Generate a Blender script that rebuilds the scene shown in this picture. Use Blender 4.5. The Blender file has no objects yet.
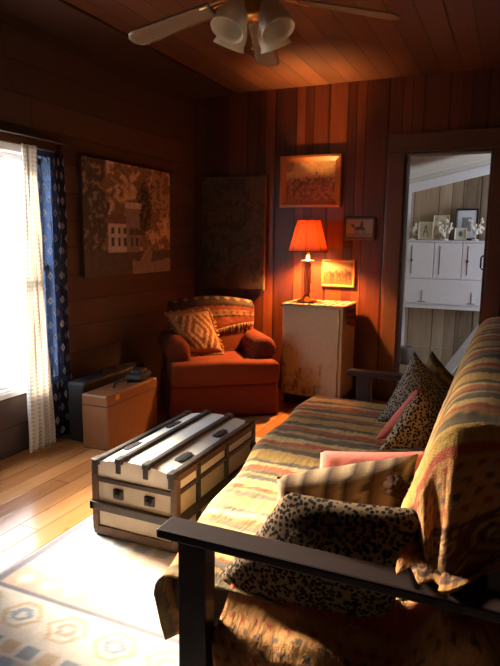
import bpy, bmesh, math, random
from mathutils import Vector, Matrix, Euler, noise
PI = math.pi
random.seed(7)
S = bpy.context.scene
C = S.collection

# ------------------------------------------------------------------ camera
CAM = Vector((0.0, 0.0, 1.4))
def camera():
    f, p, yaw, roll = 588.0, .157, -.4159, -.0124
    cp, sp, cy, sy = math.cos(p), math.sin(p), math.cos(yaw), math.sin(yaw)
    F = Vector((sy*cp, cy*cp, -sp)); R = Vector((cy, -sy, 0)); D = F.cross(R)
    c, s = math.cos(roll), math.sin(roll)
    R2 = c*R + s*D; D2 = -s*R + c*D
    cd = bpy.data.cameras.new('camera'); co = bpy.data.objects.new('camera', cd); C.objects.link(co)
    cd.sensor_fit = 'VERTICAL'; cd.sensor_height = 24; cd.lens = 24*f/666; cd.clip_start = .05
    M = Matrix((R2, -D2, -F)).transposed().to_4x4(); M.translation = CAM
    co.matrix_world = M
    S.camera = co
camera()
# ------------------------------------------------------------------ light
w = bpy.data.worlds.new('sky'); S.world = w; w.use_nodes = True
bg = w.node_tree.nodes['Background']; bg.inputs[0].default_value = (.84, .91, 1, 1); bg.inputs[1].default_value = 10.0
sd = bpy.data.lights.new('sun', 'SUN'); sd.energy = 42; sd.angle = math.radians(18); sd.color = (1, .86, .66)
so = bpy.data.objects.new('sun', sd); C.objects.link(so)
so.rotation_euler = Vector((1, -.31, -.46)).to_track_quat('-Z', 'Y').to_euler()
so.location = (-6, 4, 5)
def portal(name, loc, rot, sx, sy):
    d = bpy.data.lights.new(name, 'AREA'); d.shape = 'RECTANGLE'; d.size = sx; d.size_y = sy; d.energy = 1
    d.cycles.is_portal = True
    o = bpy.data.objects.new(name, d); C.objects.link(o); o.location = loc; o.rotation_euler = rot
portal('window_portal', (-3.0, 2.55, 1.2), (0, -PI/2, 0), 1.6, 1.32)
portal('window_portal', (1.55, 6.1, 1.3), (0, PI/2, 0), 1.6, 1.1)
S.view_settings.view_transform = 'Standard'; S.view_settings.look = 'None'
S.view_settings.exposure = 0.0; S.view_settings.gamma = 1.0; S.view_settings.use_curve_mapping = False

# ------------------------------------------------------------------ material helpers
class NT:
    def __init__(s, name):
        s.m = bpy.data.materials.new(name); s.m.use_nodes = True
        s.t = s.m.node_tree; s.t.nodes.clear()
        s.out = s.n('ShaderNodeOutputMaterial')
    def n(s, k, **kw):
        x = s.t.nodes.new(k)
        for a, b in kw.items(): setattr(x, a, b)
        return x
    def set(s, sock, v):
        if v is None: return
        if isinstance(v, bpy.types.NodeSocket): s.t.links.new(v, sock)
        else:
            if isinstance(v, tuple) and len(v) == 3 and sock.type == 'RGBA': v = v + (1,)
            sock.default_value = v
    def math(s, op, a, b=None, c=None, clamp=False):
        x = s.n('ShaderNodeMath', operation=op, use_clamp=clamp)
        s.set(x.inputs[0], a); s.set(x.inputs[1], b); s.set(x.inputs[2], c); return x.outputs[0]
    def mix(s, f, a, b, mode='MIX'):
        x = s.n('ShaderNodeMix', data_type='RGBA', blend_type=mode)
        s.set(x.inputs[0], f); s.set(x.inputs[6], a); s.set(x.inputs[7], b); return x.outputs[2]
    def co(s, kind='Object'): return s.n('ShaderNodeTexCoord').outputs[kind]
    def sep(s, v):
        x = s.n('ShaderNodeSeparateXYZ'); s.set(x.inputs[0], v); return x.outputs
    def comb(s, a, b, c):
        x = s.n('ShaderNodeCombineXYZ'); s.set(x.inputs[0], a); s.set(x.inputs[1], b); s.set(x.inputs[2], c); return x.outputs[0]
    def noise(s, v, scale, detail=3, rough=.5, fac=True):
        x = s.n('ShaderNodeTexNoise'); s.set(x.inputs['Vector'], v); x.inputs['Scale'].default_value = scale
        x.inputs['Detail'].default_value = detail; x.inputs['Roughness'].default_value = rough
        return x.outputs['Fac' if fac else 'Color']
    def vor(s, v, scale, feature='F1', out='Distance', rnd=1):
        x = s.n('ShaderNodeTexVoronoi', feature=feature); s.set(x.inputs['Vector'], v); x.inputs['Scale'].default_value = scale
        x.inputs['Randomness'].default_value = rnd
        return x.outputs[out]
    def ramp(s, f, stops, interp='LINEAR'):
        x = s.n('ShaderNodeValToRGB'); s.set(x.inputs[0], f); r = x.color_ramp; r.interpolation = interp
        while len(r.elements) < len(stops): r.elements.new(.5)
        for e, (p, c) in zip(r.elements, stops):
            e.position = p; e.color = (c if isinstance(c, tuple) else (c, c, c)) + (1,)
        return x.outputs[0]
    def bump(s, h, strength=.3, dist=.01):
        x = s.n('ShaderNodeBump'); s.set(x.inputs['Height'], h); x.inputs['Strength'].default_value = strength
        x.inputs['Distance'].default_value = dist; return x.outputs[0]
    def pbr(s, col, rough=.6, metal=0, normal=None, spec=None, sheen=0, trans=None):
        b = s.n('ShaderNodeBsdfPrincipled'); s.set(b.inputs['Base Color'], col); s.set(b.inputs['Roughness'], rough)
        b.inputs['Metallic'].default_value = metal
        if spec is not None: b.inputs['Specular IOR Level'].default_value = spec
        if normal is not None: s.set(b.inputs['Normal'], normal)
        b.inputs['Sheen Weight'].default_value = sheen
        s.set(s.out.inputs[0], b.outputs[0]); s.b = b; return s.m

def plain(name, col, rough=.6, metal=0, var=.15, scale=20, bump=.15, spec=None):
    t = NT(name); v = t.co()
    n = t.noise(v, scale, 4)
    c = t.mix(n, tuple(x*(1-var) for x in col), tuple(min(1, x*(1+var)) for x in col))
    return t.pbr(c, rough, metal, t.bump(t.noise(v, scale*3, 3), bump, .004), spec)

def boards(name, across, along, width, cols, rough=.45, groove=.03, joint=0, knots=.5, varamp=.6, bump=.4, spec=None, wob=0.0):
    """boards running along one axis: each with its own tone, grain, knots and a dark gap between"""
    t = NT(name); xyz = t.sep(t.co()); a = xyz['XYZ'.index(across)]; l = xyz['XYZ'.index(along)]
    k = t.math('DIVIDE', a, width)
    if wob: k = t.math('ADD', k, t.math('MULTIPLY', t.math('SINE', t.math('MULTIPLY', k, 1.7)), wob))
    i = t.math('FLOOR', k); fr = t.math('FRACT', k)
    wn = t.n('ShaderNodeTexWhiteNoise', noise_dimensions='1D'); t.set(wn.inputs['W'], i); r = wn.outputs['Value']
    edge = t.math('MINIMUM', fr, t.math('SUBTRACT', 1, fr))
    if joint:
        kl = t.math('ADD', t.math('DIVIDE', l, joint), t.math('MULTIPLY', r, 7.3))
        il = t.math('FLOOR', kl); fl = t.math('FRACT', kl)
        w2 = t.n('ShaderNodeTexWhiteNoise', noise_dimensions='2D'); t.set(w2.inputs['Vector'], t.comb(i, il, 0)); r = w2.outputs['Value']
        el = t.math('MULTIPLY', t.math('MINIMUM', fl, t.math('SUBTRACT', 1, fl)), joint/width)
        edge = t.math('MINIMUM', edge, el)
    g = t.math('DIVIDE', edge, groove, clamp=True)
    sv = t.comb(t.math('MULTIPLY', a, 14), t.math('ADD', t.math('MULTIPLY', l, 1.1), t.math('MULTIPLY', r, 19)), t.math('MULTIPLY', r, 31))
    grain = t.noise(sv, 2.2, 5, .6)
    c = t.ramp(t.math('ADD', t.math('MULTIPLY', r, varamp), t.math('MULTIPLY', grain, 1-varamp)), [(.15, cols[0]), (.5, cols[1]), (.85, cols[2])])
    if knots:
        kv = t.comb(t.math('ADD', t.math('MULTIPLY', fr, .5), t.math('MULTIPLY', i, 3.7)), t.math('MULTIPLY', l, 1.3), 0)
        d = t.vor(kv, 2.3)
        kn = t.math('SUBTRACT', 1, t.math('DIVIDE', d, .085, clamp=True))
        c = t.mix(t.math('MULTIPLY', kn, knots), c, tuple(x*.22 for x in cols[0]))
    c = t.mix(g, tuple(x*.12 for x in cols[0]), c)
    h = t.math('ADD', g, t.math('MULTIPLY', grain, .15))
    return t.pbr(c, t.math('ADD', t.math('MULTIPLY', grain, .2), rough-.1), 0, t.bump(h, bump, .006), spec)

def painted(name, rough=.9, weave=260, amt=.35, sheen=0, bump=.25, thin=0.0, mott=30):
    """cloth or print whose colours come from the mesh's own colour layer"""
    t = NT(name); at = t.n('ShaderNodeAttribute', attribute_name='paint').outputs['Color']
    v = t.co(); n = t.noise(v, weave, 2); n2 = t.noise(v, mott, 4, .65)
    k = t.math('ADD', t.math('MULTIPLY', t.math('ADD', n, n2), amt), 1-amt)
    c = t.mix(1.0, at, t.comb(k, k, k), 'MULTIPLY')
    t.pbr(c, rough, 0, t.bump(t.math('ADD', n, n2), bump, .006), .2, sheen)
    if thin:
        tr = t.n('ShaderNodeBsdfTranslucent'); t.set(tr.inputs[0], c); mx = t.n('ShaderNodeMixShader')
        mx.inputs[0].default_value = thin; t.set(mx.inputs[1], t.b.outputs[0]); t.set(mx.inputs[2], tr.outputs[0]); t.set(t.out.inputs[0], mx.outputs[0])
    return t.m

def leopard(name, scale, base, thr=.36):
    t = NT(name); v = t.co()
    wv = t.n('ShaderNodeVectorMath', operation='ADD'); t.set(wv.inputs[0], v)
    sc = t.n('ShaderNodeVectorMath', operation='SCALE'); t.set(sc.inputs[0], t.noise(v, scale*.9, 2, .5, False)); sc.inputs['Scale'].default_value = .55/scale
    t.set(wv.inputs[1], sc.outputs[0])
    d = t.vor(wv.outputs[0], scale)
    f = t.math('DIVIDE', t.math('SUBTRACT', d, thr), .08, clamp=True)
    n = t.noise(v, scale*.4, 3)
    c = t.mix(f, (.012, .010, .009), t.mix(n, tuple(x*.75 for x in base), base))
    return t.pbr(c, .95, 0, t.bump(t.noise(v, 300, 2), .3, .004), .05, .05)

def flat(name, col, rough=.5, metal=0, spec=None): return plain(name, col, rough, metal, .06, 30, .03, spec)

M = {}
M['wall_back'] = boards('pine_vertical_boards', 'X', 'Z', .118, ((.036, .0075, .0025), (.105, .022, .0055), (.175, .042, .010)), .38, .06, 0, .9, .5, .5, wob=.35)
M['wall_left'] = boards('pine_horizontal_boards', 'Z', 'Y', .19, ((.05, .030, .022), (.075, .045, .034), (.105, .063, .047)), .55, .03, 2.4, .5, .4, .4)
M['ceil'] = boards('pine_ceiling_boards', 'X', 'Y', .155, ((.06, .020, .008), (.10, .034, .012), (.14, .050, .018)), .5, .045, 2.6, .6, .5, .4)
M['floor'] = boards('honey_pine_floor_boards', 'X', 'Y', .125, ((.36, .13, .04), (.54, .23, .075), (.66, .31, .115)), .2, .025, 2.1, .7, .5, .15, .8)
M['trimwood'] = boards('old_pine_trim', 'Y', 'Z', 4, ((.045, .016, .006), (.075, .027, .010), (.105, .04, .015)), .5, .0005, 0, 0, .1, .3)
M['darkboard'] = plain('dark_stained_wood', (.045, .02, .012), .5, 0, .35, 9, .3)
M['barn'] = boards('weathered_barn_boards', 'X', 'Z', .17, ((.12, .08, .05), (.36, .27, .18), (.58, .48, .36)), .85, .04, 0, .5, .6, .6, wob=.3)
M['grayceil'] = boards('greywashed_boards', 'Y', 'X', .16, ((.36, .34, .30), (.46, .44, .40), (.55, .53, .48)), .8, .02, 1.7, .2, .6, .3)
M['whitepaint'] = flat('white_painted_wood', (.74, .75, .80), .5)
M['plaster'] = plain('pale_wall', (.5, .48, .45), .9)
M['carpet'] = plain('brown_carpet', (.24, .16, .10), 1, 0, .3, 120, .6)
M['sofawood'] = boards('espresso_sofa_wood', 'Y', 'X', 2, ((.022, .013, .012), (.033, .019, .017), (.045, .027, .024)), .5, .001, 0, 0, .1, .15, .3)
M['linen'] = plain('dark_mattress_cloth', (.12, .08, .05), .95)
M['rust'] = plain('rust_red_upholstery', (.135, .029, .0115), .95, 0, .2, 60, .5, .15)
def throw_mat():
    t = NT('woven_throw'); at = t.n('ShaderNodeAttribute', attribute_name='paint').outputs['Color']; v = t.co(); x = t.sep(v)
    n = t.noise(v, 260, 2); cr = t.noise(t.comb(t.math('MULTIPLY', x[0], 60), t.math('MULTIPLY', x[1], 9), t.math('MULTIPLY', x[2], 30)), 1, 4, .6)
    m = t.noise(v, 38, 4, .7)
    k = t.math('ADD', .22, t.math('ADD', t.math('MULTIPLY', cr, .75), t.math('ADD', t.math('MULTIPLY', n, .35), t.math('MULTIPLY', m, .45))))
    c = t.mix(1.0, at, t.comb(k, k, k), 'MULTIPLY')
    return t.pbr(c, .95, 0, t.bump(t.math('ADD', cr, t.math('MULTIPLY', n, .3)), .7, .012), .15, .1)
M['throw'] = throw_mat()
M['blanket'] = painted('woven_blanket', .95, 300, .5)
M['kilim'] = painted('kilim_wool', 1, 240, .4)
M['print'] = painted('picture_print', .45, 200, .15, 0, .02)
M['canvas'] = painted('canvas_print', .7, 500, .2, 0, .1)
M['leo_big'] = leopard('leopard_plush_big', 82, (.22, .14, .08), .47)
M['leo_mid'] = leopard('leopard_plush_mid', 84, (.36, .27, .16), .45)
M['leo_small'] = leopard('leopard_plush_small', 130, (.34, .29, .22), .45)
M['pink'] = plain('coral_pink_cloth', (.62, .17, .12), .95, 0, .15, 50, .4)
M['brownstripe'] = painted('striped_cloth', .95, 300, .4)
M['black'] = flat('black_metal', (.02, .02, .022), .45, .6)
M['iron'] = plain('old_iron', (.055, .05, .05), .5, .5, .4, 40, .4)
M['slat'] = plain('worn_trunk_slat', (.055, .043, .038), .5, 0, .5, 30, .4)
M['leather'] = plain('brown_trunk_leather', (.11, .062, .034), .6, 0, .5, 40, .5)
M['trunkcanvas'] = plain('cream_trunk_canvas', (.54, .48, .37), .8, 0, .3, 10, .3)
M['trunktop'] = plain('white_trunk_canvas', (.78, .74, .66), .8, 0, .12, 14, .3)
M['suit'] = plain('tan_leatherboard', (.21, .085, .03), .55, 0, .2, 12, .2)
M['darkcase'] = plain('charcoal_case', (.016, .015, .016), .6, 0, .3, 30, .3)
M['gold'] = plain('aged_gold_frame', (.36, .13, .035), .35, .0, .25, 40, .2)
M['brass'] = flat('brass', (.6, .36, .12), .3, .9)
M['lampwood'] = flat('turned_lamp_wood', (.35, .14, .05), .4)
M['fanwood'] = boards('light_oak_blade', 'Y', 'X', 1, ((.095, .058, .03), (.13, .08, .042), (.16, .10, .055)), .5, .001, 0, 0, .1, .1)
M['creamframe'] = flat('cream_paint', (.74, .66, .5), .6)
def rusty():
    t = NT('chipped_cream_metal'); v = t.co(); z = t.sep(v)
    n = t.noise(v, 7, 5, .65); n2 = t.noise(v, 30, 4, .7)
    wear = t.math('ADD', t.math('MULTIPLY', n, .75), t.math('MULTIPLY', n2, .45))
    low = t.math('MULTIPLY', t.math('SUBTRACT', .55, z[2]), .28)
    low = t.math('ADD', low, t.math('MULTIPLY', t.math('SUBTRACT', 0, z[0]), .22))
    f = t.math('DIVIDE', t.math('SUBTRACT', t.math('ADD', wear, low), .70), .12, clamp=True)
    c = t.mix(f, t.mix(n2, (.32, .30, .19), (.48, .45, .31)), (.13, .07, .03))
    return t.pbr(c, .55, 0, t.bump(n2, .2, .004))
M['rusty'] = rusty()
def shade_mat(name, col, tw=.5, rib=0):
    t = NT(name); d = t.n('ShaderNodeBsdfDiffuse'); tr = t.n('ShaderNodeBsdfTranslucent')
    n = t.noise(t.co(), 160, 2); c = t.mix(n, tuple(x*.8 for x in col), col)
    t.set(d.inputs[0], c); t.set(tr.inputs[0], c); mx = t.n('ShaderNodeMixShader'); mx.inputs[0].default_value = tw
    t.set(mx.inputs[1], d.outputs[0]); t.set(mx.inputs[2], tr.outputs[0]); t.set(t.out.inputs[0], mx.outputs[0]); return t.m
M['lampshade'] = shade_mat('russet_shade_cloth', (.75, .29, .12), .14)
M['frost'] = shade_mat('frosted_glass', (.82, .75, .64), .35)
def glass(name, tint=(1, 1, 1), gl=.06):
    t = NT(name); tr = t.n('ShaderNodeBsdfTransparent'); tr.inputs[0].default_value = tint + (1,)
    g = t.n('ShaderNodeBsdfGlossy'); g.inputs['Roughness'].default_value = .02
    fr = t.n('ShaderNodeFresnel'); fr.inputs[0].default_value = 1.45
    mx = t.n('ShaderNodeMixShader'); ge = t.n('ShaderNodeNewGeometry'); t.set(mx.inputs[0], t.math('MULTIPLY', fr.outputs[0], t.math('SUBTRACT', 1, ge.outputs['Backfacing']))); t.set(mx.inputs[1], tr.outputs[0]); t.set(mx.inputs[2], g.outputs[0])
    t.set(t.out.inputs[0], mx.outputs[0]); return t.m
M['pane'] = glass('window_glass')
M['crystal'] = flat('crystal_white', (.85, .82, .76), .15)
M['bulb'] = None
def curtain_cream():
    t = NT('cream_printed_cotton'); uv = t.sep(t.co('UV')); 
    a = t.math('SUBTRACT', t.math('FRACT', t.math('MULTIPLY', uv[0], 38)), .5); b = t.math('SUBTRACT', t.math('FRACT', t.math('MULTIPLY', uv[1], 38)), .5)
    d = t.math('ADD', t.math('ABSOLUTE', a), t.math('ABSOLUTE', b))
    f = t.math('LESS_THAN', t.math('ABSOLUTE', t.math('SUBTRACT', d, .32)), .1)
    c = t.mix(f, (.82, .80, .76), (.58, .50, .42))
    df = t.n('ShaderNodeBsdfDiffuse'); tr = t.n('ShaderNodeBsdfTranslucent'); t.set(df.inputs[0], c); t.set(tr.inputs[0], c)
    mx = t.n('ShaderNodeMixShader'); mx.inputs[0].default_value = .36; t.set(mx.inputs[1], df.outputs[0]); t.set(mx.inputs[2], tr.outputs[0])
    t.set(t.out.inputs[0], mx.outputs[0]); return t.m
M['cream_curtain'] = curtain_cream()
def curtain_navy():
    t = NT('sheer_navy_diamond_cotton'); uv = t.sep(t.co('UV'))
    row = t.math('FLOOR', t.math('MULTIPLY', uv[1], 12))
    off = t.math('MULTIPLY', t.math('MODULO', row, 2), .5)
    a = t.math('SUBTRACT', t.math('FRACT', t.math('ADD', t.math('MULTIPLY', uv[0], 13), off)), .5); b = t.math('SUBTRACT', t.math('FRACT', t.math('MULTIPLY', uv[1], 12)), .5)
    d = t.math('ADD', t.math('MULTIPLY', t.math('ABSOLUTE', a), 1.5), t.math('ABSOLUTE', b))
    f = t.math('LESS_THAN', d, .36); f2 = t.math('LESS_THAN', d, .14)
    f = t.math('SUBTRACT', f, t.math('MULTIPLY', f2, .7))
    c = t.mix(f, (.02, .024, .045), (.24, .24, .24))
    df = t.n('ShaderNodeBsdfDiffuse'); t.set(df.inputs[0], c)
    tr = t.n('ShaderNodeBsdfTransparent'); tr.inputs[0].default_value = (.34, .54, 1, 1)
    mx = t.n('ShaderNodeMixShader'); t.set(mx.inputs[0], t.math('SUBTRACT', .17, t.math('MULTIPLY', f, .04)))
    t.set(mx.inputs[1], df.outputs[0]); t.set(mx.inputs[2], tr.outputs[0])
    t.set(t.out.inputs[0], mx.outputs[0]); return t.m
M['navy_curtain'] = curtain_navy()
M['leaf'] = plain('leaf_green', (.10, .13, .07), .8, 0, .4, 8)
M['bark'] = plain('bark', (.12, .08, .05), .9)
M['ground'] = plain('pale_gravel', (.60, .57, .5), 1, 0, .3, 2)

# ------------------------------------------------------------------ mesh helpers
class MB:
    def __init__(s): s.bm = bmesh.new(); s.cl = None
    def box(s, a, b, bev=0, seg=2, mat=None):
        a = Vector(a); b = Vector(b); g = bmesh.ops.create_cube(s.bm, size=1)
        vs = g['verts']; ce = (a+b)/2; d = b-a
        for v in vs: v.co = Vector((v.co.x*d.x, v.co.y*d.y, v.co.z*d.z)) + ce
        if bev:
            es = list({e for v in vs for e in v.link_edges})
            r = bmesh.ops.bevel(s.bm, geom=es, offset=min(bev, min(abs(x) for x in d)*.49), segments=seg, profile=.5, affect='EDGES')
            vs = list({v for f in r['faces'] for v in f.verts} | {v for v in vs if v.is_valid})
        if mat is not None: bmesh.ops.transform(s.bm, matrix=mat, verts=[v for v in vs if v.is_valid])
        return s
    def tube(s, pts, r, n=10, caps=True):
        pts = [Vector(p) for p in pts]; rs = r if isinstance(r, (list, tuple)) else [r]*len(pts); rings = []
        up = Vector((.13, .31, .94))
        for i, p in enumerate(pts):
            d = (pts[min(i+1, len(pts)-1)] - pts[max(i-1, 0)]).normalized()
            x = d.cross(up)
            if x.length < 1e-3: x = d.cross(Vector((1, 0, 0)))
            x.normalize(); y = d.cross(x)
            rings.append([s.bm.verts.new(p + rs[i]*(math.cos(2*PI*k/n)*x + math.sin(2*PI*k/n)*y)) for k in range(n)])
        for A, B in zip(rings, rings[1:]):
            for k in range(n): s.bm.faces.new((A[k], A[(k+1) % n], B[(k+1) % n], B[k]))
        if caps: s.bm.faces.new(rings[0][::-1]); s.bm.faces.new(rings[-1])
        return s
    def lathe(s, prof, n=24, mat=None, wob=None):
        rings = []
        for r, z in prof:
            if r < 1e-5: rings.append([s.bm.verts.new((0, 0, z))])
            else: rings.append([s.bm.verts.new(((r*(wob(k, n) if wob else 1))*math.cos(2*PI*k/n), (r*(wob(k, n) if wob else 1))*math.sin(2*PI*k/n), z)) for k in range(n)])
        for A, B in zip(rings, rings[1:]):
            for k in range(n):
                if len(A) == 1 and len(B) == 1: continue
                if len(A) == 1: s.bm.faces.new((A[0], B[(k+1) % n], B[k]))
                elif len(B) == 1: s.bm.faces.new((A[k], A[(k+1) % n], B[0]))
                else: s.bm.faces.new((A[k], A[(k+1) % n], B[(k+1) % n], B[k]))
        if mat is not None:
            bmesh.ops.transform(s.bm, matrix=mat, verts=[v for R in rings for v in R])
        return s
    def grid(s, nu, nv, fn, uv=None, paint=None):
        """fn(i/nu, j/nv) -> point; uv(u,v) -> texture coordinates; paint(u,v) -> rgb"""
        ul = s.bm.loops.layers.uv.verify() if uv else None
        cl = (s.bm.verts.layers.float_color.get('paint') or s.bm.verts.layers.float_color.new('paint')) if paint else None
        V = [[s.bm.verts.new(fn(i/nu, j/nv)) for j in range(nv+1)] for i in range(nu+1)]
        F = []
        for i in range(nu):
            for j in range(nv):
                f = s.bm.faces.new((V[i][j], V[i+1][j], V[i+1][j+1], V[i][j+1])); F.append(f); f.smooth = True
                if uv:
                    for lp, (p, q) in zip(f.loops, ((i, j), (i+1, j), (i+1, j+1), (i, j+1))): lp[ul].uv = uv(p/nu, q/nv)
        if paint:
            for i in range(nu+1):
                for j in range(nv+1): V[i][j][cl] = tuple(paint(i/nu, j/nv)) + (1,)
        return V
    def build(s, name, mat, parent=None, smooth=False, loc=None, rot=None, recalc=True):
        if recalc: bmesh.ops.recalc_face_normals(s.bm, faces=s.bm.faces[:])
        me = bpy.data.meshes.new(name); s.bm.to_mesh(me); s.bm.free()
        me.materials.append(M[mat] if isinstance(mat, str) else mat)
        if smooth:
            for p in me.polygons: p.use_smooth = True
        o = bpy.data.objects.new(name, me); C.objects.link(o)
        if parent is not None: o.parent = parent
        if loc is not None: o.location = loc
        if rot is not None: o.rotation_euler = rot
        return o
def smooth_by_angle(o, deg=40):
    me = o.data
    for p in me.polygons: p.use_smooth = True
    bm = bmesh.new(); bm.from_mesh(me)
    for e in bm.edges:
        if len(e.link_faces) == 2 and e.calc_face_angle(0) > math.radians(deg): e.smooth = False
    bm.to_mesh(me); bm.free(); return o
def solid(o, th, off=0):
    m = o.modifiers.new('thickness', 'SOLIDIFY'); m.thickness = th; m.offset = off; return o
def tag(o, label=None, cat=None, group=None, kind=None):
    if label: o['label'] = label
    if cat: o['category'] = cat
    if group: o['group'] = group
    if kind: o['kind'] = kind
    return o
def thing(name, label, cat, loc=(0, 0, 0), rz=0, group=None):
    o = bpy.data.objects.new(name, None); C.objects.link(o); o.location = loc; o.rotation_euler = (0, 0, rz); o.empty_display_size = .1
    return tag(o, label, cat, group)
def struct(name, mb, mat, parent=None, **k):
    o = mb.build(name, mat, parent, **k)
    if parent is None: o['kind'] = 'structure'
    return o
def fb(x, y, z=0, o=4): return noise.fractal((x, y, z), 1.0, 2.0, o)
def lerp(a, b, t): return a + (b-a)*t
def sm(a, b, x):
    t = max(0, min(1, (x-a)/(b-a))); return t*t*(3-2*t)
def mixc(a, b, t): return tuple(lerp(p, q, t) for p, q in zip(a, b))

# ------------------------------------------------------------------ room shell
XL, YB, ZC = -2.87, 5.15, 2.735
XR, YR = 1.7, -1.3
TH = .12
struct('floor', MB().box((XL, YR, -.1), (XR, YB+.1, 0)), 'floor')
struct('ceiling', MB().box((XL, YR, ZC), (XR, YB, ZC+.1)), 'ceil')
WIN = [(1.97, 3.20, .42, 1.97)]     # y0, y1, sill, head
b = MB(); ys = [YR, 1.97, 3.20, YB+.1]
b.box((XL-TH, ys[0], -.1), (XL, ys[3], .42)).box((XL-TH, ys[0], 1.97), (XL, ys[3], ZC+.1))
for a, c in ((0, 1), (2, 3)): b.box((XL-TH, ys[a], .42), (XL, ys[c], 1.97))
struct('wall_left', b, 'wall_left')
DX0, DX1, DZ = -.88, -.195, 2.135
b = MB().box((XL, YB, 0), (DX0, YB+.1, ZC+.1)).box((DX1, YB, 0), (XR, YB+.1, ZC+.1)).box((DX0, YB, DZ), (DX1, YB+.1, ZC+.1))
struct('wall_back', b, 'wall_back')
struct('wall_right', MB().box((XR, YR, -.1), (XR+TH, YB+.1, ZC+.1)), 'wall_back')
struct('wall_rear', MB().box((XL-TH, YR-TH, -.1), (XR+TH, YR, ZC+.1)), 'wall_left')
struct('trim_1', MB().box((XL, YR, ZC-.02), (-2.44, YB, ZC), .004), 'darkboard')      # dark board along the ceiling edge
struct('trim_2', MB().box((XL, YB-.03, .0), (XL+.10, YB, ZC-.02), .006), 'trimwood')
struct('trim_3', MB().box((XL+.10, YB-.025, .0), (XL+.20, YB, ZC-.0), .006), 'darkboard')
# door casing
b = MB().box((DX0-.125, YB-.025, 0), (DX0, YB, DZ), .004).box((DX1, YB-.025, 0), (DX1+.125, YB, DZ), .004).box((DX0-.14, YB-.032, DZ), (DX1+.4, YB, DZ+.15), .004)
struct('trim_4', b, 'trimwood')
b = MB().box((DX0, YB-.01, 0), (DX0+.022, YB+.13, DZ), .003).box((DX1-.022, YB-.01, 0), (DX1, YB+.13, DZ), .003).box((DX0, YB-.01, DZ-.022), (DX1, YB+.13, DZ), .003)
struct('trim_5', b, 'darkboard')
# windows in the left wall
def window(name, y0, y1, z0, z1, n):
    e = bpy.data.objects.new(name, None); C.objects.link(e); e['kind'] = 'structure'; e.location = (XL, (y0+y1)/2, z0)
    oy, oz = -(y0+y1)/2, -z0
    P = lambda x, y, z: (x, y+oy, z+oz)
    f = MB()
    f.box(P(-TH-.01, y0, z0), P(.01, y0+.05, z1), .004).box(P(-TH-.01, y1-.05, z0), P(.01, y1, z1), .004)
    f.box(P(-TH-.01, y0, z1-.05), P(.01, y1, z1), .004).box(P(-TH-.01, y0, z0), P(.01, y1, z0+.02), .004)
    wd = (y1-y0)/n
    for k in range(1, n): f.box(P(-TH, y0+k*wd-.03, z0), P(.005, y0+k*wd+.03, z1), .004)
    f.build('window_frame', 'whitepaint', e)
    MB().box(P(-.01, y0-.08, z0-.03), P(.02, y1+.08, z0+.006), .006).build('window_sill', 'whitepaint', e)
    c = MB()
    for (a, d, p, q) in ((y0-.07, y0, z0-.03, z1+.07), (y1, y1+.05, z0-.03, z1+.07), (y0-.07, y1+.05, z1, z1+.08)): c.box(P(0, a, p), P(.018, d, q), .003)
    c.build('window_casing', 'trimwood', e)
    zm = z0 + (z1-z0)*.5
    for k in range(n):
        a, d = y0+k*wd+.05, y0+(k+1)*wd-.05
        for (p, q, dx) in ((z0+.02, zm+.02, -.05), (zm-.02, z1-.05, -.085)):
            m = MB()
            for bx in (((a, p), (a+.04, q)), ((d-.04, p), (d, q)), ((a, p), (d, p+.035)), ((a, q-.04), (d, q))):
                m.box(P(dx-.015, bx[0][0], bx[0][1]), P(dx+.015, bx[1][0], bx[1][1]), .003)
            so = m.build('sash', 'whitepaint', e)
            MB().box(P(dx-.003, a+.03, p+.03), P(dx+.003, d-.03, q-.03)).build('window_pane', 'pane', so)
window('window_1', *WIN[0], 1)

# ------------------------------------------------------------------ far room seen through the door
YF = 7.0
struct('wall_far', MB().box((-1.3, YF, -.1), (1.6, YF+.1, 3.2)), 'barn')
struct('wall_far_left', MB().box((-1.3, YB+.1, -.1), (-1.2, YF, 2.6)), 'barn')
b = MB().box((1.5, YB+.1, -.1), (1.6, YF, .45)).box((1.5, YB+.1, 2.15), (1.6, YF, 3.2)).box((1.5, YB+.1, .45), (1.6, 5.5, 2.15)).box((1.5, 6.7, .45), (1.6, YF, 2.15))
struct('wall_far_right', b, 'plaster')
struct('floor_far', MB().box((-1.3, YB+.1, -.1), (1.6, YF, 0)), 'carpet')
b = MB(); sl = .22
def zc(x): return 2.030 + sl*(x+1.2)
q = [(-1.3, YB+.1), (1.6, YB+.1), (1.6, YF), (-1.3, YF)]
lo = [b.bm.verts.new((x, y, zc(x))) for x, y in q]; hi = [b.bm.verts.new((x, y, zc(x)+.08)) for x, y in q]
b.bm.faces.new(lo[::-1]); b.bm.faces.new(hi)
for k in range(4): b.bm.faces.new((lo[k], lo[(k+1) % 4], hi[(k+1) % 4], hi[k]))
struct('ceiling_far', b, 'grayceil')
b = MB().box((-1.2, YF-.025, 0), (-1.105, YF, 1.96), .003)
rk = [(-1.2, 1.932), (1.5, 1.932+sl*2.7), (1.5, 2.028+sl*2.7), (-1.2, 2.028)]
f0 = [b.bm.verts.new((x, YF-.026, z)) for x, z in rk]; f1 = [b.bm.verts.new((x, YF, z)) for x, z in rk]
b.bm.faces.new(f0); b.bm.faces.new(f1[::-1])
for k in range(4): b.bm.faces.new((f0[k], f0[(k+1) % 4], f1[(k+1) % 4], f1[k]))
struct('trim_6', b, 'whitepaint')
struct('baseboard_far', MB().box((-1.105, YF-.02, 0), (1.5, YF, .2), .003), 'barn')
e = bpy.data.objects.new('window_2', None); C.objects.link(e); e['kind'] = 'structure'; e.location = (1.5, 6.1, .45)
f = MB()
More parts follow.
